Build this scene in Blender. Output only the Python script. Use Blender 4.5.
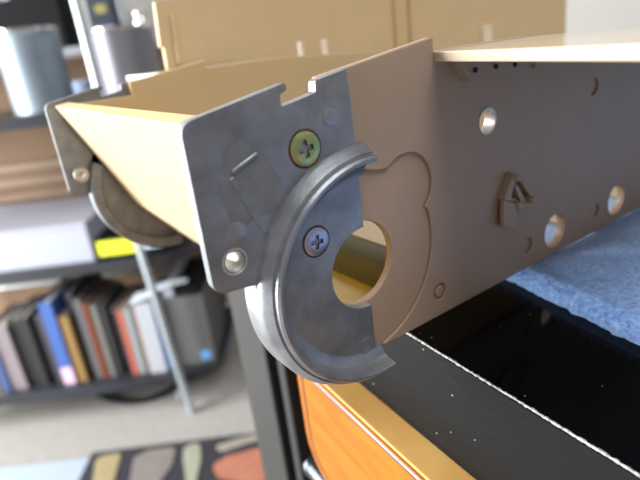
import bpy, bmesh, math, random
from mathutils import Matrix, Vector, noise

# ---------------------------------------------------------------- scene, camera, light
for o in list(bpy.data.objects): bpy.data.objects.remove(o)
scene = bpy.context.scene
COL = scene.collection
MM = 0.001
R = random.Random(7)

F_PX = 523.718
CAM = Vector((-27.010, -75.456, 63.277))                 # millimetres, x along the model hull, y across it, z up
ROT = ((0.804595, -0.582486, -0.115490), (-0.297216, -0.226648, -0.927520), (0.514091, 0.780603, -0.355484))
cam_d = bpy.data.cameras.new('camera'); cam = bpy.data.objects.new('camera', cam_d); COL.objects.link(cam)
cam_d.sensor_width = 36.0; cam_d.lens = F_PX / 640 * 36.0
cam_d.clip_start = 0.002; cam_d.clip_end = 30
rx, dn, fw3 = (Vector(r) for r in ROT)
cam.matrix_world = Matrix(((rx.x, -dn.x, -fw3.x, CAM.x * MM), (rx.y, -dn.y, -fw3.y, CAM.y * MM), (rx.z, -dn.z, -fw3.z, CAM.z * MM), (0, 0, 0, 1)))
cam_d.dof.use_dof = True; cam_d.dof.focus_distance = 0.103; cam_d.dof.aperture_fstop = 17
scene.camera = cam
vs = scene.view_settings
vs.view_transform = 'Standard'; vs.look = 'None'; vs.gamma = 1.0; vs.use_curve_mapping = False
vs.exposure = 0.0

world = bpy.data.worlds.new('room_light'); scene.world = world; world.use_nodes = True
bg = world.node_tree.nodes['Background']
bg.inputs[0].default_value = (1.0, 0.95, 0.95, 1); bg.inputs[1].default_value = 0.34

def area_light(name, loc, target, sx, sy, power, colour):
    d = bpy.data.lights.new(name, 'AREA'); d.shape = 'RECTANGLE'; d.size = sx; d.size_y = sy; d.energy = power; d.color = colour
    o = bpy.data.objects.new(name, d); COL.objects.link(o); o.location = loc
    o.rotation_euler = (Vector(target) - Vector(loc)).to_track_quat('-Z', 'Y').to_euler()
    return o
# daylight from the room's tall window on the left, and an added overhead fill light with no lamp behind it
area_light('window_daylight', (-1.80, 1.35, 0.22), (0.05, 0.05, 0.03), 1.3, 2.0, 245, (0.97, 0.99, 1.0))
area_light('overhead_fill', (0.10, -0.70, 1.66), (0.10, 0.10, 0.0), 1.0, 1.0, 24, (0.97, 0.98, 1.0))

# the room is turned against the model: right and forward as seen over the table
FW = Vector((fw3.x, fw3.y, 0)).normalized(); RT = Vector((FW.y, -FW.x, 0))
def room(a, b, z):                                        # millimetres right of / in front of the camera's stand
    p = Vector((CAM.x, CAM.y, 0)) + RT * a + FW * b; p.z = z; return p
def at(u, v, axis, val):                                  # the point of an axis plane that lies at a picture position
    d = rx * (u - 320) + dn * (v - 240) + fw3 * F_PX
    return CAM + d * ((val - CAM[axis]) / d[axis])

# ---------------------------------------------------------------- materials
MATS = {}
def mat(name, col, rough=0.5, metal=0.0, noise_scale=0, noise_amt=0.0, bump=0.0, bump_scale=None, spec=0.5, col2=None, coat=0.0, transl=None):
    if name in MATS: return MATS[name]
    m = bpy.data.materials.new(name); m.use_nodes = True; MATS[name] = m
    nt = m.node_tree; p = nt.nodes['Principled BSDF']
    p.inputs['Base Color'].default_value = (*col, 1); p.inputs['Roughness'].default_value = rough
    p.inputs['Metallic'].default_value = metal; p.inputs['Specular IOR Level'].default_value = spec
    p.inputs['Coat Weight'].default_value = coat; p.inputs['Coat Roughness'].default_value = 0.08
    tc = nt.nodes.new('ShaderNodeTexCoord')
    if noise_scale:
        n = nt.nodes.new('ShaderNodeTexNoise'); n.inputs['Scale'].default_value = noise_scale; n.inputs['Detail'].default_value = 5
        nt.links.new(tc.outputs['Object'], n.inputs['Vector'])
        r = nt.nodes.new('ShaderNodeMapRange'); r.inputs['From Min'].default_value = 0.3; r.inputs['From Max'].default_value = 0.7
        nt.links.new(n.outputs['Fac'], r.inputs['Value'])
        mx = nt.nodes.new('ShaderNodeMix'); mx.data_type = 'RGBA'
        c2 = col2 or tuple(c * (1 - noise_amt) for c in col)
        mx.inputs['A'].default_value = (*col, 1); mx.inputs['B'].default_value = (*c2, 1)
        nt.links.new(r.outputs['Result'], mx.inputs['Factor']); nt.links.new(mx.outputs['Result'], p.inputs['Base Color'])
    if bump:
        n2 = nt.nodes.new('ShaderNodeTexNoise'); n2.inputs['Scale'].default_value = bump_scale or noise_scale or 1000; n2.inputs['Detail'].default_value = 3
        nt.links.new(tc.outputs['Object'], n2.inputs['Vector'])
        b = nt.nodes.new('ShaderNodeBump'); b.inputs['Strength'].default_value = bump; b.inputs['Distance'].default_value = 0.0003
        nt.links.new(n2.outputs['Fac'], b.inputs['Height']); nt.links.new(b.outputs['Normal'], p.inputs['Normal'])
    if transl:
        t = nt.nodes.new('ShaderNodeBsdfTranslucent'); t.inputs['Color'].default_value = (*transl[1], 1)
        ms = nt.nodes.new('ShaderNodeMixShader'); ms.inputs[0].default_value = transl[0]
        out = nt.nodes['Material Output']
        nt.links.new(p.outputs[0], ms.inputs[1]); nt.links.new(t.outputs[0], ms.inputs[2]); nt.links.new(ms.outputs[0], out.inputs[0])
    return m

TAN = mat('shaded_tan_plastic', (0.43, 0.305, 0.215), 0.40, noise_scale=120, noise_amt=0.05, bump=0.04, bump_scale=2500, transl=(0.10, (0.95, 0.70, 0.14)))  # hull plastic with the near wall's shade put into a darker colour
FARW = mat('lit_tan_plastic', (0.72, 0.56, 0.33), 0.40, noise_scale=120, noise_amt=0.04, bump=0.04, bump_scale=2500, transl=(0.20, (0.97, 0.74, 0.12)))  # same hull plastic, colour lightened so the far wall looks lit inside
TAN_LIT = mat('window_lit_tan_plastic', (0.68, 0.60, 0.48), 0.40, noise_scale=120, noise_amt=0.04, bump=0.04, bump_scale=2500, transl=(0.42, (0.97, 0.76, 0.10)))  # same plastic again, window light on the front plate put into the colour
ZINC = mat('cast_zinc', (0.31, 0.325, 0.35), 0.36, 0.60, noise_scale=220, noise_amt=0.35, bump=0.12, bump_scale=1800)
ZINC_EDGE = mat('bright_zinc', (0.62, 0.65, 0.68), 0.33, 0.8, noise_scale=400, noise_amt=0.15)
STEEL = mat('polished_steel', (0.70, 0.68, 0.66), 0.25, 1.0)
SCREW_Y = mat('yellow_zinc_screw', (0.30, 0.48, 0.24), 0.30, 0.85, noise_scale=500, col2=(0.62, 0.52, 0.20))
SCREW_P = mat('violet_zinc_screw', (0.50, 0.45, 0.62), 0.32, 0.85, noise_scale=500, col2=(0.42, 0.48, 0.60))
RECESS = mat('screw_recess', (0.035, 0.025, 0.012), 0.5, 0.0, noise_scale=1500, col2=(0.11, 0.065, 0.02), spec=0.2)
OLIVE = mat('dark_olive_plastic', (0.055, 0.05, 0.015), 0.4)
GLOSS = mat('black_gloss', (0.006, 0.006, 0.008), 0.06, spec=0.5)
LACQUER = mat('black_lacquer', (0.026, 0.026, 0.025), 0.45, spec=0.2, bump=0.10, bump_scale=700)
WOOD = None

def node_mat(name, build):
    m = bpy.data.materials.new(name); m.use_nodes = True; MATS[name] = m
    build(m.node_tree, m.node_tree.nodes['Principled BSDF']); return m
def wood_nodes(nt, p):
    tc = nt.nodes.new('ShaderNodeTexCoord'); mp = nt.nodes.new('ShaderNodeMapping'); mp.inputs['Scale'].default_value = (160, 12, 160)
    n = nt.nodes.new('ShaderNodeTexNoise'); n.inputs['Scale'].default_value = 2.2; n.inputs['Detail'].default_value = 6
    cr = nt.nodes.new('ShaderNodeValToRGB')
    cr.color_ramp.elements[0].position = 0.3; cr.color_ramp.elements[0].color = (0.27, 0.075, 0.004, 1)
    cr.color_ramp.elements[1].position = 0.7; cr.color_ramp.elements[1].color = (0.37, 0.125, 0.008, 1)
    nt.links.new(tc.outputs['Object'], mp.inputs[0]); nt.links.new(mp.outputs[0], n.inputs['Vector'])
    nt.links.new(n.outputs['Fac'], cr.inputs[0]); nt.links.new(cr.outputs[0], p.inputs['Base Color'])
    p.inputs['Roughness'].default_value = 0.4; p.inputs['Specular IOR Level'].default_value = 0.15
WOOD = node_mat('shaded_orange_wood', wood_nodes)  # drawer front darkened in colour to look less lit than its top
def speck_nodes(base, rough, thr):
    def f(nt, p):
        tc = nt.nodes.new('ShaderNodeTexCoord'); v = nt.nodes.new('ShaderNodeTexVoronoi'); v.inputs['Scale'].default_value = 210
        lt = nt.nodes.new('ShaderNodeMath'); lt.operation = 'LESS_THAN'; lt.inputs[1].default_value = thr
        mx = nt.nodes.new('ShaderNodeMix'); mx.data_type = 'RGBA'
        mx.inputs['A'].default_value = (*base, 1); mx.inputs['B'].default_value = (0.55, 0.56, 0.58, 1)
        nt.links.new(tc.outputs['Object'], v.inputs['Vector']); nt.links.new(v.outputs['Distance'], lt.inputs[0])
        nt.links.new(lt.outputs[0], mx.inputs['Factor']); nt.links.new(mx.outputs['Result'], p.inputs['Base Color'])
        p.inputs['Roughness'].default_value = rough; p.inputs['Specular IOR Level'].default_value = 0.09
    return f
GLOSS = node_mat('dusty_black_gloss', speck_nodes((0.002, 0.002, 0.0025), 0.07, 0.03))
def rail_nodes(nt, p):
    speck_nodes((0.007, 0.0075, 0.008), 0.36, 0.04)(nt, p)
    tc = nt.nodes.new('ShaderNodeTexCoord'); mp = nt.nodes.new('ShaderNodeMapping'); mp.inputs['Scale'].default_value = (600, 70, 600)
    n = nt.nodes.new('ShaderNodeTexNoise'); n.inputs['Scale'].default_value = 1.5; b = nt.nodes.new('ShaderNodeBump')
    b.inputs['Strength'].default_value = 0.25; b.inputs['Distance'].default_value = 0.0004
    nt.links.new(tc.outputs['Object'], mp.inputs[0]); nt.links.new(mp.outputs[0], n.inputs['Vector'])
    nt.links.new(n.outputs['Fac'], b.inputs['Height']); nt.links.new(b.outputs['Normal'], p.inputs['Normal'])
RAIL = node_mat('scratched_black_lacquer', rail_nodes)
WEAR = mat('worn_white_edge', (0.52, 0.52, 0.50), 0.6, noise_scale=1300, col2=(0.06, 0.06, 0.06))

# ---------------------------------------------------------------- mesh helpers (all in millimetres, world axes)
def tag(o, label=None, cat=None, group=None, kind=None):
    if label: o['label'] = label
    if cat: o['category'] = cat
    if group: o['group'] = group
    if kind: o['kind'] = kind
    return o
def thing(name, base, label, cat, group=None):
    o = bpy.data.objects.new(name, None); COL.objects.link(o); o.location = Vector(base) * MM; o.empty_display_size = 0.02
    return tag(o, label, cat, group)
def root_loc(o):
    while o.parent: o = o.parent
    return o.location.copy()
def link(name, bm, m, parent=None, origin=None, smooth=35, bevel=0, seg=2):
    """bm is in world millimetres; the object's origin is its root's base (or the given origin)."""
    off = root_loc(parent) if parent else Vector(origin or (0, 0, 0)) * MM
    bmesh.ops.recalc_face_normals(bm, faces=bm.faces)
    for v in bm.verts: v.co = v.co * MM - off
    me = bpy.data.meshes.new(name); bm.to_mesh(me); bm.free()
    for mm in (m if isinstance(m, (list, tuple)) else [m]): me.materials.append(mm)
    if smooth:
        for p in me.polygons: p.use_smooth = True
        me.set_sharp_from_angle(angle=math.radians(smooth))
    o = bpy.data.objects.new(name, me); COL.objects.link(o)
    if parent: o.parent = parent
    else: o.location = off
    if bevel:
        b = o.modifiers.new('edge', 'BEVEL'); b.width = bevel * MM; b.segments = seg; b.limit_method = 'ANGLE'; b.angle_limit = math.radians(40)
        b.harden_normals = False
    return o
def circle(cx, cz, r, n=32, a0=0, a1=360):
    k = n if abs(a1 - a0) >= 360 else n - 1
    return [(cx + r * math.cos(math.radians(a0 + (a1 - a0) * i / k)), cz + r * math.sin(math.radians(a0 + (a1 - a0) * i / k))) for i in range(n)]
def rounded(pts, rad, n=6):
    """pts: (x, z) or (x, z, r); rounds every corner by its radius."""
    out = []; L = len(pts)
    for i in range(L):
        p = Vector(pts[i][:2]); a = Vector(pts[i - 1][:2]); b = Vector(pts[(i + 1) % L][:2]); r = pts[i][2] if len(pts[i]) > 2 else rad
        if r <= 0: out.append(tuple(p)); continue
        u = (a - p); w = (b - p); lu, lw = u.length, w.length; u.normalize(); w.normalize()
        ang = u.angle(w)
        d = min(r / math.tan(ang / 2), lu * 0.49, lw * 0.49); rr = d * math.tan(ang / 2)
        bis = (u + w); 
        if bis.length < 1e-6: out.append(tuple(p)); continue
        bis.normalize(); c = p + bis * (rr / math.sin(ang / 2))
        s = p + u * d; e = p + w * d
        a0 = math.atan2(s.y - c.y, s.x - c.x); a1 = math.atan2(e.y - c.y, e.x - c.x); da = (a1 - a0 + math.pi) % (2 * math.pi) - math.pi
        for k in range(n + 1):
            t = a0 + da * k / n; out.append((c.x + rr * math.cos(t), c.y + rr * math.sin(t)))
    return out
def fill(loops):
    if len(loops) == 1 and len(loops[0]) == 4: return [(0, 1, 2, 3)]
    tb_ = bmesh.new(); k = 0
    for l in loops:
        vs_ = [tb_.verts.new((p[0], p[1], 0)) for p in l]
        for i in range(len(vs_)): tb_.edges.new((vs_[i], vs_[(i + 1) % len(vs_)]))
    tb_.verts.index_update()
    bmesh.ops.triangle_fill(tb_, use_beauty=True, use_dissolve=False, edges=tb_.edges[:], normal=(0, 0, 1))
    out = [tuple(v.index for v in f.verts) for f in tb_.faces]; tb_.free(); return out
def slab(bm, outer, holes, d0, d1, axis='y', frame=None, mi=0):
    """extrude a polygon with holes between depths d0 and d1; axis 'y': (x,z) polygon, 'x': (y,z), 'z': (x,y), or a frame function."""
    fr = frame or {'y': lambda p, q, d: (p, d, q), 'x': lambda p, q, d: (d, p, q), 'z': lambda p, q, d: (p, q, d)}[axis]
    loops = [outer] + list(holes); flat = [p for l in loops for p in l]
    tris = fill(loops)
    A = [bm.verts.new(fr(p[0], p[1], d0)) for p in flat]; B = [bm.verts.new(fr(p[0], p[1], d1)) for p in flat]
    def face(vs_):
        try: f = bm.faces.new(vs_); f.material_index = mi
        except ValueError: pass
    for t in tris:
        face([A[i] for i in t]); face([B[i] for i in reversed(t)])
    k = 0
    for l in loops:
        n = len(l)
        for i in range(n):
            j = (i + 1) % n; face([A[k + i], A[k + j], B[k + j], B[k + i]])
        k += n
    return bm
def box(bm, x0, x1, y0, y1, z0, z1, frame=None):
    return slab(bm, [(x0, y0), (x1, y0), (x1, y1), (x0, y1)], [], z0, z1, 'z', frame)
def lathe(bm, prof, n=40, frame=None, a0=0, a1=360, closed=False):
    """prof: (radius, height); spun about the frame's axis. closed: the profile is a loop."""
    fr = frame or (lambda x, y, z: (x, y, z)); full = abs(a1 - a0) >= 360
    rings = []
    cnt = n if full else n + 1
    for i in range(cnt):
        t = math.radians(a0 + (a1 - a0) * i / n)
        rings.append([bm.verts.new(fr(r * math.cos(t), r * math.sin(t), h)) for r, h in prof])
    m = len(prof); pairs = [(k, (k + 1) % m) for k in range(m if closed else m - 1)]
    for i in range(n if full else n):
        Aq, Bq = rings[i], rings[(i + 1) % cnt]
        for k, l in pairs: bm.faces.new([Aq[k], Aq[l], Bq[l], Bq[k]])
    if not full and closed:
        bm.faces.new(rings[0]); bm.faces.new(list(reversed(rings[-1])))
    if full and not closed:
        if prof[0][0] > 1e-6: bm.faces.new([r[0] for r in reversed(rings)])
        if prof[-1][0] > 1e-6: bm.faces.new([r[-1] for r in rings])
    return bm
def tube(bm, pts, r, n=12, cap=True):
    pts = [Vector(p) for p in pts]; rings = []
    for i, p in enumerate(pts):
        d = (pts[min(i + 1, len(pts) - 1)] - pts[max(i - 1, 0)]).normalized()
        u = d.orthogonal().normalized() if i == 0 else (u - d * u.dot(d)).normalized()
        w = d.cross(u)
        rr = r[i] if isinstance(r, (list, tuple)) else r
        rings.append([bm.verts.new(p + u * (rr * math.cos(2 * math.pi * k / n)) + w * (rr * math.sin(2 * math.pi * k / n))) for k in range(n)])
    for a, b in zip(rings, rings[1:]):
        for k in range(n): bm.faces.new([a[k], a[(k + 1) % n], b[(k + 1) % n], b[k]])
    if cap: bm.faces.new(list(reversed(rings[0]))); bm.faces.new(rings[-1])
    return bm
NEW = bmesh.new
def yframe(cx, cz, sign=-1, y0=0.0):                      # spin axis along y: height grows towards -y (sign -1) or +y
    return lambda a, b, h: (cx + a, y0 + sign * h, cz + b)

# ---------------------------------------------------------------- the room
FLOOR_Z = -750.0
def rframe(a, b, z): return room(a, b, z)
carpet = mat('pale_carpet', (0.33, 0.31, 0.285), 0.95, noise_scale=60, noise_amt=0.18, bump=0.4, bump_scale=400)
paint = mat('white_wall_paint', (0.66, 0.64, 0.60), 0.8, noise_scale=3, noise_amt=0.03)
tag(link('floor', box(NEW(), -2600, 2600, -1400, 1560, FLOOR_Z - 30, FLOOR_Z, rframe), carpet, smooth=0), 'pale beige carpet floor under the shelf and rug', kind='structure')
tag(link('wall_back', box(NEW(), -2600, 2600, 1560, 1620, FLOOR_Z, 1700, rframe), paint, smooth=0), 'off-white painted wall behind the shelf', kind='structure')

# ---------------------------------------------------------------- the black table
T0 = Vector((48.78, 0, 0)); TD = Vector((0.085, 0.99638, 0)); TN = Vector((-0.99638, 0.085, 0))   # edge point, along the edge, outwards
def tf(s, n, z): p = T0 + TD * s + TN * n; return (p.x, p.y, z)
table = thing('side_table', tf(0, -250, FLOOR_Z), 'black lacquered side table with orange wooden drawer under the model hull', 'table')
TOPZ = -6.0; S0, S1 = -330, 148
link('table_top', box(NEW(), S0, S1, -520, -0.8, -34.6, TOPZ, tf), [GLOSS], table, smooth=0)
tag(link('front_rail', box(NEW(), S0, S1, -0.8, 0, -35, TOPZ - 0.7, tf), RAIL, table, smooth=0), 'scratched matt black front edge of the table')
# worn, chipped top edge
bm = NEW(); prev = None; s = S0
wr = random.Random(3)
while s < S1:
    wd = 0.05 + 0.30 * noise.noise(Vector((s * 0.6, 0, 3))) + wr.uniform(-0.12, 0.2); hh = 0.16 + 0.22 * wr.random()
    cur = [bm.verts.new(tf(s, -wd - 0.25, TOPZ + 0.04)), bm.verts.new(tf(s, -0.1, TOPZ + 0.02)), bm.verts.new(tf(s, 0.06, TOPZ - hh)), bm.verts.new(tf(s, -0.8, TOPZ - 0.9))]
    if prev:
        for k in range(4): bm.faces.new([prev[k], prev[(k + 1) % 4], cur[(k + 1) % 4], cur[k]])
    prev = cur; s += 0.45
tag(link('worn_edge', bm, WEAR, table, smooth=0), 'white chipped line where the table top meets its front')
for s0, s1, n0, n1 in ((110, 148, -40, 0), (S0, S0 + 40, -40, 0), (110, 148, -520, -480), (S0, S0 + 40, -520, -480)):
    link('leg', box(NEW(), s0, s1, n0, n1, FLOOR_Z, -34.6, tf), LACQUER, table, smooth=0, bevel=1.5)
link('side_moulding', box(NEW(), 98, 106, -16, -3, FLOOR_Z + 60, -34.6, tf), LACQUER, table, smooth=0, bevel=1.5)
link('side_panel', box(NEW(), 112, 144, -479, -40.5, -420, -34.6, tf), LACQUER, table, smooth=0)
link('recess_panel', box(NEW(), S0 + 40, 110, -60, -40.5, -420, -34.6, tf), LACQUER, table, smooth=0)
drawer_out = rounded([(57, -36), (57, -82, 17), (-280, -82, 17), (-280, -36)], 1.5, 8)
dfr = lambda p, q, d: tf(p, d, q)
top_strip = mat('toplit_wood', (0.58, 0.36, 0.12), 0.45, noise_scale=90, col2=(0.52, 0.29, 0.085), spec=0.2)  # same drawer wood, light from above put into a paler colour
tag(link('top_strip', box(NEW(), -278, 55.5, -40, 8.4, -36.2, -35.2, tf), top_strip, table, smooth=0, bevel=0.3), 'wooden strip along the top of the drawer, coloured as lit from above')
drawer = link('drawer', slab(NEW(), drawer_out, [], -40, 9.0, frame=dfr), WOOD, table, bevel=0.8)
inl = mat('dark_inlay', (0.07, 0.035, 0.03), 0.4); inw = mat('pale_inlay', (0.42, 0.38, 0.38), 0.4)
def inset(d, e): return rounded([(57 - d, -36 - e), (57 - d, -82 + d, 17 - d), (-280 + d, -82 + d, 17 - d), (-280 + d, -36 - e)], 1.2, 8)
link('dark_inlay', slab(NEW(), inset(3.0, 1.2), [inset(3.7, 2.0)], 8.9, 9.25, frame=dfr), inl, drawer, smooth=0)
link('pale_inlay', box(NEW(), -277, 53.5, 8.9, 9.3, -37.1, -36.4, tf), inw, drawer, smooth=0)
tb = mat('black_tube', (0.03, 0.035, 0.045), 0.2, 0.6)
bar = link('foot_bar', tube(NEW(), [tf(58, 7, -84), tf(-280, 7, -84)], 4.2, 20), tb, table)
link('bar_cap', lathe(NEW(), [(0, -2), (3.6, -2), (4.5, -0.5), (4.5, 1.5), (3.4, 2.4), (0, 2.4)], 20, lambda a, b, h: tf(58 + h, 7 + a, -84 + b)), tb, bar)
link('bracket', box(NEW(), 46, 57, -41, 4, -88.5, -84, tf), tb, bar, smooth=0)

# ---------------------------------------------------------------- blue towel
def towel_nodes(nt, p):
    tc = nt.nodes.new('ShaderNodeTexCoord'); n = nt.nodes.new('ShaderNodeTexNoise'); n.inputs['Scale'].default_value = 900; n.inputs['Detail'].default_value = 4
    cr = nt.nodes.new('ShaderNodeValToRGB'); cr.color_ramp.elements[0].position = 0.33; cr.color_ramp.elements[0].color = (0.19, 0.36, 0.74, 1)
    cr.color_ramp.elements[1].position = 0.68; cr.color_ramp.elements[1].color = (0.40, 0.62, 1.0, 1)
    nt.links.new(tc.outputs['Object'], n.inputs['Vector']); nt.links.new(n.outputs['Fac'], cr.inputs[0]); nt.links.new(cr.outputs[0], p.inputs['Base Color'])
    p.inputs['Roughness'].default_value = 0.95; p.inputs['Sheen Weight'].default_value = 0.4
TOWEL = node_mat('blue_terry', towel_nodes)
bm = NEW(); NX, NY = 230, 200; grid = []
# towel edge runs from (89,7) to (80,-32): a little askew to the table edge
E0 = Vector((88.0, 5.0, 0)); ED = Vector((0.22, 0.9755, 0)); EN = Vector((0.9755, -0.22, 0))
def towel_pt(i, j):
    q = (i / NX) ** 1.6 * 330; s_ = -130 + 250 * j / NY
    p = E0 + ED * s_ + EN * q
    edge = 1.3 * noise.noise(Vector((s_ * 0.35, 0, 1))) + 0.5 * noise.noise(Vector((s_ * 1.6, 2, 1)))
    if i < 6: p += EN * edge * (1 - i / 6)
    h = 4.8 + 0.5 * noise.noise(Vector((p.x * 0.035, p.y * 0.035, 0))) + 0.16 * noise.noise(Vector((p.x * 0.55, p.y * 0.55, 4))) + 0.2 * noise.noise(Vector((p.x * 1.3, p.y * 1.3, 7)))
    h += 0.5 * math.exp(-((p.y + 9 + 0.1 * (p.x - 120)) / 5.0) ** 2) * (p.x > 95)         # fold beside the hull
    if p.y > -6: h = min(h, 5.6)
    h *= min(1.0, 0.30 + 0.7 * (q / 3.0) ** 0.5) if q < 3 else 1.0
    return Vector((p.x, p.y, TOPZ + 0.05 + max(h, 0.5)))
grid = [[bm.verts.new(towel_pt(i, j)) for j in range(NY + 1)] for i in range(NX + 1)]
for i in range(NX):
    for j in range(NY): bm.faces.new([grid[i][j], grid[i + 1][j], grid[i + 1][j + 1], grid[i][j + 1]])
ring = [grid[0][j] for j in range(NY + 1)] + [grid[i][NY] for i in range(1, NX + 1)] + [grid[NX][j] for j in range(NY - 1, -1, -1)] + [grid[i][0] for i in range(NX - 1, 0, -1)]
low = [bm.verts.new((v.co.x, v.co.y, TOPZ + 0.02)) for v in ring]
for i in range(len(ring)): bm.faces.new([ring[i], ring[(i + 1) % len(ring)], low[(i + 1) % len(ring)], low[i]])
bm.faces.new(low)
tw = link('towel', bm, TOWEL, None, (200, 0, TOPZ), smooth=60)
bm = NEW(); fr_ = random.Random(11)
for k in range(6500):                                    # loose pile along the towel's edge and top
    s_ = fr_.uniform(-75, 60); q = abs(fr_.gauss(0, 1)) * 1.2 if k < 3200 else fr_.uniform(0, 40) ** 1.0
    p = E0 + ED * s_ + EN * q
    if p.y > -1.5 and q > 2: continue
    z_ = TOPZ + (0.4 + fr_.random() * 4.4 if q < 1.5 else 4.7 + 0.5 * noise.noise(Vector((p.x * 0.035, p.y * 0.035, 0))))
    d_ = (Vector((0, 0, 0.5)) - EN * (1.0 if q < 2 else 0.0) + Vector((fr_.uniform(-.8, .8), fr_.uniform(-.8, .8), fr_.uniform(-.3, .6)))).normalized() * fr_.uniform(0.5, 1.15)
    b_ = Vector((p.x, p.y, z_)); w_ = d_.orthogonal().normalized() * 0.08; m_ = b_ + d_ * 0.55 + Vector((0, 0, 0.1))
    v_ = [bm.verts.new(c) for c in (b_ - w_, b_ + w_, m_ + w_, b_ + d_, m_ - w_)]
    bm.faces.new(v_)
tag(link('pile', bm, TOWEL, tw, smooth=0), 'loose fluffy pile', kind='stuff')
tag(tw, 'light blue fluffy terry towel lying under the model hull', 'towel')

# ---------------------------------------------------------------- the model hull
HW = 110.0; WT = 2.4
hull = thing('model_hull', (200, 55, 0), 'tan plastic model tank hull with grey metal end plates on the blue towel', 'model hull')
HX, HZ, HR = 31.4, 20.8, 8.42
def topz(x): return 58.7 - 0.06 * max(0.0, x - 85)
glacis_line = [(30.4, 13.4), (2.4, 53.6)]
LOBE = [(HX + 20.7 * math.cos(math.radians(t)), HZ + 20.7 * math.sin(math.radians(t))) for t in range(-78, 18, 5)]
LOBE += circle(45.5, 33.0, 7.2, 24, -48, 133)
LOBE += [(38.6, 38.4), (36, 38.9), (33, 40), (9.0, 41.5)]
def y_side(far): return (lambda p, q, d: (p, HW - d, q)) if far else (lambda p, q, d: (p, d, q))
for far in (False, True):
    fr = y_side(far)
    upper = [(3.0, 53.2), (26.6, 53.2), (26.6, 57.4), (54.6, 61.2), (54.6, 58.5), (85, 58.7), (400, topz(400)), (400, 0)]
    out1 = upper + [(36.0, 0.0)] + LOBE
    out2 = upper + [(34.4, 0.0), (19.3, 17.6)]
    blind = [circle(53.8, 6.2, 2.0, 20), circle(87.6, 6.7, 2.0, 20), circle(121.1, 6.9, 2.0, 20), circle(154.8, 6.9, 2.0, 20), circle(115.2, 43.4, 2.3, 20)]
    thru = [circle(100, 6.9, 4.7, 28), circle(132.9, 7.0, 4.7, 28), circle(70.9, 42.0, 2.9, 24)]
    thru2 = thru
    bm = slab(NEW(), out1, blind + thru, 0, 0.7, frame=fr)
    slab(bm, out2, thru2 + [circle(HX + 0.5, HZ, HR + 0.25, 40)], 0.7, WT, frame=fr)
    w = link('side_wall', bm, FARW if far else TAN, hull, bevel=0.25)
    if far: continue
    # raised disc in the foremost blind recess, metal bushing in the upper hole
    link('boss', lathe(NEW(), [(1.35, -0.7), (1.35, -0.2), (1.1, 0.0), (0, 0.0)], 20, yframe(53.8, 6.2)), TAN, w)
    link('bushing', lathe(NEW(), [(2.25, -2.5), (2.25, -1.8), (2.75, 0.1), (3.15, 0.25), (3.2, 0.0), (2.85, -0.1), (2.85, -2.5)], 28, yframe(70.9, 42.0), closed=True), mat('dull_steel', (0.55, 0.53, 0.50), 0.5, 0.8), w)
# floor of the tub with openings beside the wall, sloping front plate, rear plate
slots = [[(x, 2.6), (x + 20, 2.6), (x + 20, 30), (x, 30)] for x in (102, 135, 168)] + [[(x, 80), (x + 20, 80), (x + 20, 106.7), (x, 106.7)] for x in (102, 135, 168)]
link('hull_floor', slab(NEW(), [(37, WT), (397, WT), (397, HW - WT), (37, HW - WT)], slots, 0, 2.0, 'z'), TAN_LIT, hull, smooth=0)
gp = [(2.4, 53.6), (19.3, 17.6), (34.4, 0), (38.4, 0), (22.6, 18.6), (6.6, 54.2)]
tag(link('front_plate', slab(NEW(), gp, [], WT, HW - WT, 'y'), TAN_LIT, hull, bevel=0.3), 'smooth cream sunlit sloping front plate')
link('rear_plate', slab(NEW(), [(397, 0), (400, 0), (400, topz(400)), (397, topz(397))], [], WT, HW - WT, 'y'), TAN, hull, smooth=0)
# dark cross tube on the floor and two low cross ribs
tag(link('cross_tube', tube(NEW(), [(52, WT, 7.6), (52, HW - WT, 7.6)], 5.6, 32), OLIVE, hull), 'dark olive tube across the hull floor')
for x in (112, 148, 184): link('floor_rib', box(NEW(), x, x + 2, 34, 76, 2, 6), TAN, hull, smooth=0)
# sponsons
def sponson(far):
    fr = (lambda x, y, z: (x, HW - y, z)) if far else (lambda x, y, z: (x, y, z))
    bm = NEW(); outl = [(54.6, -0.02), (40.5, -48), (85, -48), (85, -0.02)]
    for pl in (outl, [(85, -0.02), (85, -48), (400, -48), (400, -0.02)]):
        top = [bm.verts.new(fr(x, y, topz(x) - 0.25)) for x, y in pl]; bot = [bm.verts.new(fr(x, y, topz(x) - 2.2)) for x, y in pl]
        bm.faces.new(top); bm.faces.new(list(reversed(bot)))
        for i in range(4):
            j = (i + 1) % 4
            if (pl is outl and i == 2) or (pl is not outl and i == 0): continue
            bm.faces.new([top[i], top[j], bot[j], bot[i]])
    bmesh.ops.remove_doubles(bm, verts=bm.verts, dist=0.001)
    return link('sponson', bm, SPON, hull, smooth=20, bevel=0.25)
SPON = mat('glossy_tan_plastic', (0.60, 0.50, 0.37), 0.12, noise_scale=60, noise_amt=0.06, bump=0.15, bump_scale=260)
sp = sponson(False); sponson(True)
def wl(pts, y): return [(at(u, v, 1, y).x, at(u, v, 1, y).z) for u, v in pts]   # picture outline -> (x, z) on the plane y
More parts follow.
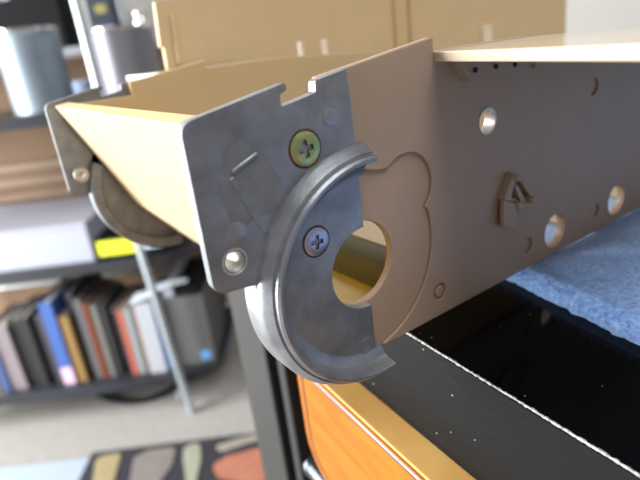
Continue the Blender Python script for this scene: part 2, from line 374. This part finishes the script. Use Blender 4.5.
# gusset under the near sponson with its three pin holes
bm = slab(NEW(), wl([(457, 62), (461.5, 61), (475, 79), (470.5, 81)], -2.2), [], -2.2, 0.0, 'y')
slab(bm, wl([(461, 62), (474, 80), (520, 70), (545, 62)], -0.5), [], -0.5, 0.0, 'y')
gs = link('gusset', bm, TAN, hull, smooth=0)
pin = mat('dark_pin', (0.02, 0.018, 0.015), 0.6)
for u_, v_ in ((475, 70), (495.5, 66.5), (514.5, 64.5)):
    p = at(u_, v_, 1, -0.5); link('pin', lathe(NEW(), [(0.55, 0), (0.55, 0.35), (0.35, 0.5), (0, 0.5)], 14, yframe(p.x, p.z, -1, -0.5)), pin, gs)
p = at(535.5, 66, 1, -0.3); link('lug', slab(NEW(), rounded([(p.x - 1.4, p.z - 0.4), (p.x + 1.4, p.z - 0.4), (p.x + 1.4, p.z + 1.4), (p.x - 1.4, p.z + 1.4)], 0.3, 3), [], -1.2, 0, 'y'), TAN, gs)
# little shock absorber bracket on the wall
def bl(pts, y): return wl([(u + 3.0, v + 0.5) for u, v in pts], y)
br = link('bracket', slab(NEW(), bl([(501.5, 200), (514.5, 203), (514, 228.5), (501, 226)], -2.2), [], -2.2, -0.9, 'y'), TAN, hull, bevel=0.2)
link('tab_support', slab(NEW(), bl([(504, 196), (519, 201), (520, 212), (506, 209)], -0.6), [], -1.2, 0, 'y'), TAN, br, smooth=0)
link('arm', slab(NEW(), bl([(510, 174.5), (512, 172.5), (514.5, 174), (507, 201), (501.5, 200)], -2.0), [], -2.0, 0, 'y'), TAN, br, bevel=0.2)
link('arm', slab(NEW(), bl([(512, 186), (515, 184.5), (524, 201), (519, 204)], -1.8), [], -1.8, 0, 'y'), TAN, br, bevel=0.2)
link('arm', slab(NEW(), bl([(518, 181), (522, 181), (536, 199), (531, 202)], -1.6), [], -1.6, 0, 'y'), TAN, br, bevel=0.2)
link('arm', slab(NEW(), bl([(517, 204), (534, 199), (534.5, 203), (519, 209)], -1.4), [], -1.4, 0, 'y'), TAN, br, bevel=0.2)
for u_, v_, r_ in ((519, 178.5, 0.85), (521, 206, 1.1), (534.5, 200.5, 0.9)):
    p = at(u_, v_, 1, -2.9); link('pin', lathe(NEW(), [(r_, -2.9), (r_, -0.3), (r_ * 0.7, 0.0), (0, 0.0)], 18, yframe(p.x, p.z, -1, -2.9)), TAN, br)
# round pegs standing on the far sponson
PEG = mat('pale_tan_plastic', (0.72, 0.63, 0.48), 0.35)
for x, y, r_, h_ in ((107.4, 125, 1.35, 6.3), (120.4, 125, 1.45, 6.6), (232, 125, 3.4, 10.2)):
    z0 = topz(x) - 0.25
    link('peg', lathe(NEW(), [(r_ + 0.3, 0), (r_, 0.6), (r_, h_ - 0.3), (r_ - 0.3, h_), (r_ * 0.45, h_), (r_ * 0.45, h_ - 2.5), (0, h_ - 2.5)], 24, lambda a, b, h: (x + a, y + b, z0 + h)), PEG, hull)

# cast metal end plates with their half-round guards and screws
PT = 2.0
def cross_poly(r, w, rot):
    pts = [(w, r), (-w, r), (-w, w), (-r, w), (-r, -w), (-w, -w), (-w, -r), (w, -r), (w, -w), (r, -w), (r, w), (w, w)]
    c, s_ = math.cos(rot), math.sin(rot); return [(x * c - y * s_, x * s_ + y * c) for x, y in pts]
def screw(cx, cz, r, m, rot, parent, y0, sg):
    """countersunk pan screw: domed rim, cross recess sunk into the head"""
    bm = NEW(); cr = [(cx + x, cz + y) for x, y in cross_poly(r * 0.50, r * 0.15, rot)]
    fr = lambda p, q, d: (p, y0 + sg * d, q)
    rim = [[bm.verts.new(fr(x, z, d)) for x, z in circle(cx, cz, r * k, 36)] for k, d in ((1.0, -0.6), (1.0, 0.05), (0.97, 0.26), (0.9, 0.36))]
    for A, B in zip(rim, rim[1:]):
        for k in range(36): bm.faces.new([A[k], A[(k + 1) % 36], B[(k + 1) % 36], B[k]])
    flat = circle(cx, cz, r * 0.9, 36) + cr
    V = rim[-1] + [bm.verts.new(fr(x, z, 0.36)) for x, z in cr]
    for f in fill([flat[:36], cr]): bm.faces.new([V[k] for k in f])
    D = [bm.verts.new(fr(cx + (x - cx) * 0.75, cz + (z - cz) * 0.75, -0.55)) for x, z in cr]; n = len(cr)
    for k in range(n): f = bm.faces.new([V[36 + k], V[36 + (k + 1) % n], D[(k + 1) % n], D[k]]); f.material_index = 1
    for f in fill([cr]): f = bm.faces.new([D[k] for k in f]); f.material_index = 1
    gap = [[bm.verts.new(fr(x, z, d)) for x, z in circle(cx, cz, r * k, 36)] for k, d in ((1.0, 0.02), (1.11, 0.03))]
    for k in range(36): f = bm.faces.new([gap[0][k], gap[0][(k + 1) % 36], gap[1][(k + 1) % 36], gap[1][k]]); f.material_index = 1
    bmesh.ops.recalc_face_normals(bm, faces=bm.faces)
    bmesh.ops.remove_doubles(bm, verts=bm.verts, dist=0.0005)
    o = link('screw', bm, [m, RECESS], parent); return o
def end_plate(far):
    HX, HZ = (30.2, 23.0) if far else (31.4, 20.8)
    zb = 25.2 if far else 27.0
    sg = 1 if far else -1; yb = HW if far else 0.0       # back face of the plate; outwards is sg
    Y = lambda d: yb + sg * d
    fr = lambda p, q, d: (p, Y(d), q)
    arc = [(HX + 24.2 * math.cos(math.radians(t)), HZ + 24.2 * math.sin(math.radians(t))) for t in range(171, 271, 3)]
    top = rounded([(7.4, zb - 0.9, 0), (0, zb, 2.2), (0, 54.3, 2.2), (18.6, 57.6, 0.8), (18.6, 56.4, 0.5), (17.2, 55.9, 0.4), (17.2, 54.0, 0.4), (24.1, 55.2, 0.3), (24.3, 57.1, 0.4), (31.0, 58.1, 0.4), (31.5, 45, 0)], 0.3, 4)
    hole_arc = [(HX + HR * math.cos(math.radians(t)), HZ + HR * math.sin(math.radians(t))) for t in range(92, 268, 6)]
    out = top + [(31.6, HZ + HR)] + hole_arc + [(31.8, HZ - HR), (32.0, -3.2)] + list(reversed(arc))
    holes = [circle(4.5, 31.4, 1.75, 24)]
    pl = link('end_plate', slab(NEW(), out, holes, 0.0, PT, frame=fr), ZINC, hull, bevel=0.35)
    # half-round guard
    prof = [(18.4, 1.6), (18.4, 2.0), (19.6, 2.25), (20.5, 2.9), (21.0, 3.9), (21.2, 5.5), (21.45, 6.0), (22.05, 6.0), (22.45, 5.5), (22.55, 4.75), (22.75, 4.65), (22.95, 4.75), (23.9, 3.3), (24.25, 2.5), (24.3, 1.9), (24.3, 0.0), (22.0, 0.0), (22.0, 1.6)]
    link('guard_rim', lathe(NEW(), prof, 90, lambda a, b, h: (HX + a, Y(h), HZ + b), 86, 276, closed=True), ZINC, pl, smooth=25)
    link('rear_lip', lathe(NEW(), [(20.6, 0.02), (24.3, 0.02), (24.3, -2.6), (23.9, -3.0), (21.0, -3.0), (20.6, -2.6)], 64, lambda a, b, h: (HX + a, Y(h), HZ + b), 152, 276, closed=True), ZINC, pl, smooth=25)
    link('hole_sleeve', lathe(NEW(), [(1.0, -2.2), (1.7, -0.6), (1.75, 1.7), (2.05, 2.06), (2.3, 2.0), (2.3, -3.0), (1.0, -3.0)], 28, lambda a, b, h: (4.5 + a, Y(h), 31.4 + b), closed=True), mat('dull_steel', (0.5, 0.5, 0.5), 0.5, 0.8), pl)
    link('rivet', lathe(NEW(), [(1.55, 1.9), (1.55, 2.1), (1.3, 2.18), (0, 2.18)], 24, lambda a, b, h: (26.5 + a, Y(h), 50.8 + b)), ZINC, pl)
    link('rivet', lathe(NEW(), [(1.9, 1.9), (1.9, 2.1), (1.6, 2.2), (0, 2.2)], 24, lambda a, b, h: (5.6 + a, Y(h), 36.0 + b)), ZINC, pl)
    link('casting_ring', lathe(NEW(), [(1.1, 1.9), (1.1, 2.15), (1.6, 2.15), (1.6, 1.9)], 24, lambda a, b, h: (29.3 + a, Y(h), 3.9 + b), closed=True), ZINC, pl)
    if not far:
        def ridge(p0, p1, w, h):
            a = Vector(wl([p0], -2)[0]); b = Vector(wl([p1], -2)[0]); d = (b - a).normalized(); n = Vector((-d.y, d.x)) * w
            link('casting_ridge', slab(NEW(), [tuple(a - n), tuple(b - n), tuple(b + n), tuple(a + n)], [], 1.9, 2.0 + h, frame=fr), ZINC, pl, bevel=0.25)
        pts = wl([(224, 141), (247, 142), (268, 157), (284, 186), (277, 212), (260, 215), (243, 228), (230, 221), (219, 186)], -2)
        tag(link('dark_patch', slab(NEW(), rounded(pts, 3.0, 5), [], 1.9, 2.04, frame=fr), mat('tarnished_zinc', (0.235, 0.245, 0.26), 0.5, 0.35, noise_scale=260, noise_amt=0.3), pl, bevel=0.12), 'darker tarnished patch of the casting')
        ridge((231, 173), (257, 153), 0.38, 0.45); ridge((231, 178), (266, 233), 0.45, 0.25)
        a = wl([(306, 149)], -2.3)[0]; screw(a[0], a[1], 3.0, SCREW_Y, math.radians(8), pl, Y(PT), sg)
        a = wl([(317, 242)], -2.3)[0]; screw(a[0], a[1], 2.7, SCREW_P, math.radians(-6), pl, Y(PT), sg)
    else:
        screw(22.1, 46.5, 3.0, SCREW_Y, 0.2, pl, Y(PT), sg); screw(22, 29.0, 2.7, SCREW_P, 0.5, pl, Y(PT), sg)
    return pl
end_plate(False); end_plate(True)

PANEL = mat('panel_plastic', (0.66, 0.51, 0.30), 0.45, noise_scale=100, noise_amt=0.04, transl=(0.06, (0.95, 0.72, 0.2)))
# ---------------------------------------------------------------- tan panel standing behind, on the far sponson
PY = 150.0
panel = thing('model_side_panel', (200, PY, topz(200)), 'tall tan ribbed model panel standing upright behind the hull', 'panel')
def pp(u, v): q = at(u, v, 1, PY); return (q.x, q.z)
pl_out = [pp(154.5, 2), pp(160.5, 47), pp(164, 47.5), (pp(167, 66)[0], topz(60) - 0.24), (85, topz(85) - 0.24), (pp(566, 30)[0], topz(pp(566, 30)[0]) - 0.24), (pp(566, 0)[0], 92.0), (pp(154.5, 2)[0] + 1, pp(154.5, 2)[1] + 0.3)]
link('panel_board', slab(NEW(), pl_out, [], PY, PY + 2.6, 'y'), PANEL, panel, bevel=0.2)
def rib(u0, v0, u1, v1, w, d):
    a = pp(u0, v0); b = pp(u1, v1)
    link('rib', slab(NEW(), [(a[0] - w, a[1]), (a[0] + w, a[1]), (b[0] + w, b[1]), (b[0] - w, b[1])], [], PY - d, PY, 'y'), PANEL, panel, bevel=0.2)
rib(171, 15, 178, 64, 0.9, 2.2)
x1 = pp(393, 0)[0]; x2 = pp(408, 0)[0]
for xx in (x1, x2):
    link('rib', slab(NEW(), [(xx - 0.8, topz(xx)), (xx + 0.8, topz(xx)), (xx + 0.8, 88), (xx - 0.8, 88)], [], PY - 2.2, PY, 'y'), PANEL, panel, bevel=0.2)

# ---------------------------------------------------------------- shelf unit at the back
GREY_TUBE = mat('silver_tube', (0.50, 0.56, 0.60), 0.3, 0.6)
BLACKB = mat('black_board', (0.025, 0.027, 0.033), 0.3)
CARD = mat('brown_board', (0.20, 0.12, 0.065), 0.8, noise_scale=8, noise_amt=0.25)
SLAT = mat('pale_slat', (0.27, 0.19, 0.13), 0.7)
SA0, SA1, SB0, SB1 = -1000, -292, 1072, 1400
shelf = thing('shelf_unit', room(-650, 1230, FLOOR_Z), 'silver tube shelf unit with black boards holding canisters and books', 'shelf')
def board(name, zt, th, a1, b1=SB1):
    pts = rounded([(SA0, SB0, 20), (a1, SB0, 90), (a1, b1, 20), (SA0, b1, 20)], 20, 8)
    return link(name, slab(NEW(), pts, [], zt - th, zt, frame=rframe), BLACKB, shelf, bevel=2)
Z_UP, Z_MID, Z_LOW, Z_HI = -12, -334, -642, 113
board('shelf_board', Z_UP, 22, -262); board('shelf_board', Z_MID, 22, -285); board('shelf_board', Z_LOW, 26, -278)
link('shelf_board', slab(NEW(), [(SA0, 1300), (-240, 1300), (-240, SB1), (SA0, SB1)], [], Z_HI - 16, Z_HI, frame=rframe), mat('grey_board', (0.25, 0.26, 0.29), 0.5), shelf, bevel=1)
for a_, b_ in ((-388, 1066), (-388, 1330), (-985, 1066), (-985, 1330)):
    foot = 24 if a_ > -500 else -24
    link('post', tube(NEW(), [room(a_ + foot * (b_ < 1200), b_, FLOOR_Z), room(a_ + foot * 0.5 * (b_ < 1200), b_ , -560), room(a_, b_, -300), room(a_, b_, 420)], 8.5, 16), GREY_TUBE, shelf)
for z_ in (-470, Z_UP - 40):
    link('cross_rail', tube(NEW(), [room(-985, 1338, z_), room(-380, 1338, z_)], 6, 12), GREY_TUBE, shelf)
link('side_rail', tube(NEW(), [room(-388, 1066, -700), room(-388, 1330, -700)], 6, 12), GREY_TUBE, shelf)
bp = link('back_panel', slab(NEW(), [(SA0, Z_LOW + 2), (-296, Z_LOW + 2), (-296, Z_HI - 20), (SA0, Z_HI - 20)], [], 1402, 1408, frame=lambda p, q, d: room(p, d, q)), CARD, shelf, smooth=0)
for z_ in (-165, -205, -245, -285):
    link('slat', box(NEW(), SA0, -560, 1392, 1401.8, z_, z_ + 13, rframe), SLAT, bp, smooth=0)

Z_UP += 0.4; Z_MID += 0.4; Z_LOW += 0.4; Z_HI += 0.4
# canisters and the rest of the upper board
STEELM = mat('brushed_steel', (0.24, 0.29, 0.34), 0.48, 0.6, noise_scale=20, noise_amt=0.12)
GREYM = mat('grey_steel', (0.20, 0.20, 0.225), 0.55, 0.4)
def canister(a, b, r, h, m, label, beads):
    t = thing('canister', room(a, b, Z_UP), label, 'canister', 'metal canisters on the upper shelf')
    fr = lambda x, y, z: tuple(Vector(room(a, b, Z_UP)) + Vector((x, y, z)))
    prof = [(0, 0), (r - 3, 0), (r, 3), (r, h - 14)] + ([(r + 1.5, h - 12), (r + 1.5, h - 8)] if beads else []) + [(r, h - 5), (r - 1, h), (r - 3, h), (r - 3, 6), (0, 6)]
    link('body', lathe(NEW(), prof, 56, fr), m, t, smooth=30)
    link('rim', lathe(NEW(), [(r - 3.2, h - 1), (r - 3.2, h + 2), (r + 1.8, h + 2), (r + 1.8, h - 3), (r + 0.1, h - 3)], 56, fr, closed=True), STEEL, t, smooth=30)
canister(-530, 1142, 60, 158, STEELM, 'large shiny ribbed steel canister at the left end of the upper shelf', True)
canister(-345, 1150, 60, 140, GREYM, 'plain matt grey metal canister beside the silver post', False)
bw = mat('pale_blue_glaze', (0.50, 0.60, 0.82), 0.25)
fr = lambda x, y, z: tuple(Vector(room(-498, 1300, Z_UP)) + Vector((x, y, z)))
tag(link('bowl', lathe(NEW(), [(0, 0), (24, 0), (25, 4), (46, 24), (52, 50), (49, 50), (42, 25), (20, 6), (0, 6)], 40, fr), bw, None, room(-498, 1300, Z_UP)), 'pale blue bowl between the two metal canisters', 'bowl')
el = thing('black_appliance', room(-640, 1350, Z_HI), 'black boxy appliance above the large steel canister', 'appliance')
bk = mat('black_plastic', (0.010, 0.010, 0.011), 0.6, spec=0.06)
link('body', box(NEW(), -800, -516, 1310, 1398, Z_HI, Z_HI + 190, rframe), bk, el, smooth=0, bevel=4)
link('badge', box(NEW(), -655, -620, 1308.5, 1310, Z_HI + 112, Z_HI + 122, rframe), mat('grey_badge', (0.30, 0.31, 0.32), 0.4), el, smooth=0)
st = thing('black_stereo', room(-400, 1345, Z_HI), 'dark small stereo on the top board behind the posts', 'stereo')
link('body', box(NEW(), -462, -400, 1312, 1395, Z_HI, Z_HI + 130, rframe), mat('navy_plastic', (0.03, 0.035, 0.05), 0.35), st, smooth=0, bevel=4)
link('front_strip', box(NEW(), -456, -406, 1309, 1312, Z_HI + 22, Z_HI + 34, rframe), mat('lilac_strip', (0.36, 0.36, 0.48), 0.4), st, smooth=0)
link('badge', box(NEW(), -440, -414, 1310, 1312, Z_HI + 62, Z_HI + 80, rframe), mat('olive_badge', (0.22, 0.20, 0.05), 0.5), st, smooth=0)
for i, (a_, z_, r_) in enumerate(((-352, 52, 19), (-303, 30, 12))):
    base = room(a_, 1345, Z_HI); t = thing('chrome_knob_jar', base, ('taller', 'shorter')[i] + ' chrome jar on the top board beyond the grey canister', 'jar')
    h_ = z_ + 12
    fr = lambda x, y, z: tuple(Vector(base) + Vector((x, y, z)))
    link('body', lathe(NEW(), [(0, 0), (r_, 0), (r_ + 1, 4), (r_ + 1, h_ * 0.6), (r_ * 0.8, h_ * 0.75), (0, h_ * 0.75)], 32, fr), STEEL, t)
    link('lid', lathe(NEW(), [(0, h_ * 0.74), (r_ * 0.85, h_ * 0.74), (r_ * 0.9, h_ * 0.9), (r_ * 0.4, h_), (0, h_)], 32, fr), STEEL, t)

# middle board: white carton, black recorder with yellow label
wb = thing('white_carton', room(-690, 1180, Z_MID), 'wide flat white carton on the middle shelf board', 'carton')
WH = mat('white_card', (0.34, 0.36, 0.43), 0.6)
link('body', box(NEW(), -960, -497, 1085, 1330, Z_MID, Z_MID + 82, rframe), WH, wb, smooth=0, bevel=2)
link('lid', box(NEW(), -962, -495, 1083, 1332, Z_MID + 80, Z_MID + 92, rframe), mat('white_card_lid', (0.34, 0.34, 0.39), 0.7), wb, smooth=0, bevel=2)
rc = thing('black_recorder', room(-400, 1180, Z_MID), 'low black box with a bright yellow label on the middle shelf', 'recorder')
link('body', box(NEW(), -490, -330, 1090, 1300, Z_MID, Z_MID + 48, rframe), bk, rc, smooth=0, bevel=3)
tag(link('label', box(NEW(), -486, -407, 1086.5, 1090, Z_MID + 9, Z_MID + 42, rframe), mat('yellow_label', (0.72, 0.78, 0.02), 0.5), rc, smooth=0), 'bright yellow label')
link('label_print', box(NEW(), -470, -425, 1086.2, 1086.5, Z_MID + 22, Z_MID + 29, rframe), mat('olive_print', (0.45, 0.52, 0.02), 0.5), rc, smooth=0)
link('silver_badge', box(NEW(), -402, -345, 1087, 1090, Z_MID + 14, Z_MID + 32, rframe), mat('pale_badge', (0.62, 0.72, 0.85), 0.4), rc, smooth=0)

# books and cases on the lowest board: (left, width, height, depth, setback, spine colour, cover colour, label)
PAGES = mat('page_edges', (0.42, 0.39, 0.35), 0.8)
BK = [(-815, 17, 168, 140, 4, (0.10, 0.16, 0.40), 'slim blue case at the far left of the lowest shelf'),
      (-797, 38, 172, 135, 8, (0.40, 0.34, 0.36), 'thick pinkish grey book at the left end of the book row'),
      (-758, 26, 182, 140, 16, (0.030, 0.028, 0.030), 'first of the plain black cases left of the blue book'),
      (-731, 22, 186, 140, 12, (0.045, 0.04, 0.04), 'middle one of the black cases left of the blue book'),
      (-708, 20, 178, 140, 20, (0.022, 0.022, 0.024), 'black case two places left of the blue book'),
      (-687, 18, 190, 140, 14, (0.10, 0.10, 0.12), 'charcoal case touching the left of the blue book'),
      (-667, 29, 222, 150, 2, (0.10, 0.21, 0.66), 'tall bright blue book with a pink foot'),
      (-637, 24, 180, 140, 6, (0.50, 0.30, 0.10), 'tan yellow book right of the tall blue one'),
      (-612, 17, 232, 170, 22, (0.06, 0.06, 0.07), 'tallest dark grey book in the row'),
      (-594, 16, 214, 150, 14, (0.22, 0.22, 0.23), 'grey book left of the red brown spine'),
      (-577, 17, 204, 150, 10, (0.26, 0.07, 0.03), 'red brown book with a narrow spine'),
      (-559, 13, 196, 150, 12, (0.34, 0.35, 0.33), 'pale grey green book right of the red brown one'),
      (-545, 14, 188, 150, 16, (0.10, 0.10, 0.10), 'thin black book right of the pale grey green one'),
      (-530, 26, 170, 150, 24, (0.035, 0.035, 0.045), 'wide black case left of the salmon spine'),
      (-503, 17, 176, 150, 10, (0.68, 0.20, 0.14), 'salmon red case in the middle of the row'),
      (-485, 13, 176, 150, 10, (0.48, 0.60, 0.62), 'pale teal case right of the salmon one'),
      (-471, 12, 178, 150, 12, (0.38, 0.25, 0.17), 'brown spine left of the white cases'),
      (-458, 40, 188, 160, 6, (0.72, 0.74, 0.80), 'thick white case left of the silver post'),
      (-417, 12, 188, 160, 10, (0.12, 0.34, 0.72), 'bright blue spine beside the silver post')]
for i, (a0, w_, h_, d_, sb, colr, lab) in enumerate(BK):
    a0 += 12
    b0 = 1086 + sb; zb = Z_LOW
    t = thing('book', room(a0 + w_ / 2, b0 + d_ / 2, zb), lab, 'book', 'books and cases on the lowest shelf')
    cm = mat('book_cover_%d' % i, tuple(c * 0.5 for c in colr), 0.5, spec=0.3)
    bm = NEW(); box(bm, a0, a0 + 2, b0, b0 + d_, zb, zb + h_, rframe); box(bm, a0 + w_ - 2.4, a0 + w_ - 0.4, b0, b0 + d_, zb, zb + h_, rframe); box(bm, a0 + 2, a0 + w_ - 2.4, b0, b0 + 2, zb, zb + h_, rframe)
    link('cover', bm, cm, t, smooth=0)
    link('pages', box(NEW(), a0 + 2, a0 + w_ - 2.4, b0 + 2, b0 + d_ - 3, zb + 2.5, zb + h_ - 3, rframe), WH if 'white' in lab else PAGES, t, smooth=0)
    if 'pink foot' in lab: link('spine_print', box(NEW(), a0 + 1, a0 + w_ - 1.4, b0 - 0.5, b0, zb + 2, zb + 48, rframe), mat('pink_print', (0.62, 0.42, 0.52), 0.5), t, smooth=0)
mb = thing('magazine_file', room(-355, 1180, Z_LOW), 'dark grey magazine file at the right end of the books', 'magazine file')
mg = mat('dark_grey_card', (0.10, 0.10, 0.10), 0.6)
bm = NEW()
for a0, a1, b0, b1 in ((-388, -385, 1110, 1318), (-293, -290, 1110, 1318), (-385, -293, 1110, 1113), (-385, -293, 1315, 1318)): box(bm, a0, a1, b0, b1, Z_LOW, Z_LOW + 185, rframe)
box(bm, -385, -293, 1113, 1315, Z_LOW, Z_LOW + 4, rframe)
link('body', bm, mg, mb, smooth=0)
link('sticker', box(NEW(), -322, -299, 1108.8, 1110, Z_LOW + 10, Z_LOW + 34, rframe), mat('blue_sticker', (0.15, 0.40, 0.75), 0.5), mb, smooth=0)
for i, (a0, a1, m_, lab, hh) in enumerate(((-382, -358, WH, 'white sheaf of papers standing in the magazine file', 205), (-354, -296, bk, 'black folder standing in the magazine file', 200))):
    tag(link(('paper_sheaf', 'folder')[i], box(NEW(), a0, a1, 1120, 1312, Z_LOW + 4.2, Z_LOW + hh, rframe), m_, None, room((a0 + a1) / 2, 1220, Z_LOW + 4.2), smooth=0, bevel=0.6), lab, ('papers', 'folder')[i])
# folded sheet lying over the white case and the file
bm = NEW(); prof = [(-455, 0), (-420, 4), (-400, 15), (-360, 22), (-325, 21)]
vt = []
for a_, z_ in prof:
    vt.append([bm.verts.new(room(a_, b_, Z_LOW + 189 + z_ + dz)) for b_, dz in ((1094 + (a_ + 455) * 0.30, 0), (1150, 0.5), (1150, 2.0), (1094 + (a_ + 455) * 0.30, 1.5))])
for p0, p1 in zip(vt, vt[1:]):
    for k in range(4): bm.faces.new([p0[k], p0[(k + 1) % 4], p1[(k + 1) % 4], p1[k]])
bm.faces.new(vt[0]); bm.faces.new(list(reversed(vt[-1])))
tag(link('paper_sheet', bm, mat('bright_paper', (0.80, 0.85, 0.92), 0.6), None, room(-400, 1120, Z_LOW + 189), smooth=0), 'white sheet lying across the tops of the end books', 'paper')

# cable, bag on a foot, sheet on the floor
ctl = [at(u, v, 2, FLOOR_Z + 7) for u, v in ((60, 395), (90, 391), (105, 398), (125, 402), (150, 399), (172, 388), (182, 378), (196, 368))]
pts = []
for k in range(len(ctl) - 1):
    p0, p1, p2, p3 = ctl[max(k - 1, 0)], ctl[k], ctl[k + 1], ctl[min(k + 2, len(ctl) - 1)]
    for m_ in range(5):
        s_ = m_ / 5; pts.append(0.5 * (2 * p1 + (p2 - p0) * s_ + (2 * p0 - 5 * p1 + 4 * p2 - p3) * s_ ** 2 + (3 * p1 - p0 - 3 * p2 + p3) * s_ ** 3))
tag(link('power_cable', tube(NEW(), pts, 6, 10), bk, None, room(-520, 1180, FLOOR_Z)), 'black cable curving on the carpet under the lowest shelf', 'cable')
bc = thing('black_bin', room(-222, 1360, FLOOR_Z), 'black upright bin with blue base beside the shelf', 'bin')
bfr = lambda x, y, z: tuple(Vector(room(-222, 1360, FLOOR_Z)) + Vector((x, y, z)))
link('body', lathe(NEW(), [(0, 30), (38, 30), (40, 50), (46, 372), (45, 375), (42, 372), (36, 60), (0, 50)], 40, bfr), bk, bc, smooth=30)
link('base', lathe(NEW(), [(0, 0), (42, 0), (44, 6), (44, 24), (40, 32), (0, 32)], 40, bfr), mat('steel_blue_base', (0.10, 0.20, 0.36), 0.3, 0.3), bc, smooth=30)

# rug with inlaid shapes
rug = thing('rug', room(-350, 700, FLOOR_Z), 'black rug with beige, grey and terracotta shapes on the carpet', 'rug')
RUGK = mat('rug_black', (0.020, 0.020, 0.026), 0.95, bump=0.6, bump_scale=500)
link('rug_base', box(NEW(), -570, 250, 620, 958, FLOOR_Z, FLOOR_Z + 9, rframe), RUGK, rug, smooth=0, bevel=3)
def floor_poly(px, ext):
    pts = [at(u, v, 2, FLOOR_Z + 9) for u, v in px]
    return rounded([(p.x, p.y) for p in pts], 14, 5)
for nm, colr, px in (('yellow_patch', (0.42, 0.34, 0.17), [(96, 458), (122, 452), (114, 480), (105, 505), (88, 510), (93, 480)]),
                     ('grey_patch', (0.25, 0.22, 0.20), [(134, 458), (150, 450), (176, 447), (172, 465), (160, 482), (150, 500), (132, 500), (130, 480)]),
                     ('sage_patch', (0.40, 0.40, 0.30), [(184, 446), (200, 443), (201, 460), (196, 480), (198, 510), (184, 510), (186, 480), (183, 460)]),
                     ('beige_patch', (0.38, 0.34, 0.28), [(213, 447), (240, 438), (268, 432), (272, 436), (240, 446), (222, 452)]),
                     ('terracotta_patch', (0.52, 0.20, 0.12), [(212, 466), (226, 457), (255, 449), (285, 444), (292, 478), (250, 484), (218, 478)])):
    m_ = mat(nm, tuple(c * 0.75 for c in colr), 0.95, noise_scale=40, noise_amt=0.15, bump=0.5, bump_scale=500)
    link('rug_shape', slab(NEW(), floor_poly(px, 0), [], FLOOR_Z + 8.5, FLOOR_Z + 10.5, 'z'), m_, rug, smooth=0)
for nm, a_, b_, w_, h_, k_ in (('grey_patch', -480, 705, 60, 45, 5), ('terracotta_patch', -330, 690, 75, 40, 6), ('sage_patch', -200, 720, 28, 70, 6), ('yellow_patch', -60, 700, 60, 50, 5), ('beige_patch', 70, 860, 70, 40, 6), ('grey_patch', 170, 720, 45, 70, 5), ('terracotta_patch', -20, 870, 40, 55, 6)):
    oval = [room(a_ + w_ * math.cos(6.283 * i / k_ + 0.4) * (1 + 0.18 * (i % 2)), b_ + h_ * math.sin(6.283 * i / k_ + 0.4), 0) for i in range(k_)]
    link('rug_shape', slab(NEW(), rounded([(p.x, p.y) for p in oval], 22, 5), [], FLOOR_Z + 8.5, FLOOR_Z + 10.5, 'z'), MATS[nm], rug, smooth=0)
bm = NEW(); sh = [at(u, v, 2, FLOOR_Z) for u, v in ((-40, 474), (90, 459), (84, 500), (-40, 505))]
slab(bm, [(p.x, p.y) for p in sh], [], FLOOR_Z, FLOOR_Z + 3, 'z')
tag(link('floor_sheet', bm, mat('pale_blue_sheet', (0.34, 0.40, 0.50), 0.5), None, tuple(sum((Vector((p.x, p.y, FLOOR_Z)) for p in sh), Vector()) / 4), smooth=0), 'pale blue sheet on the carpet left of the rug', 'sheet')
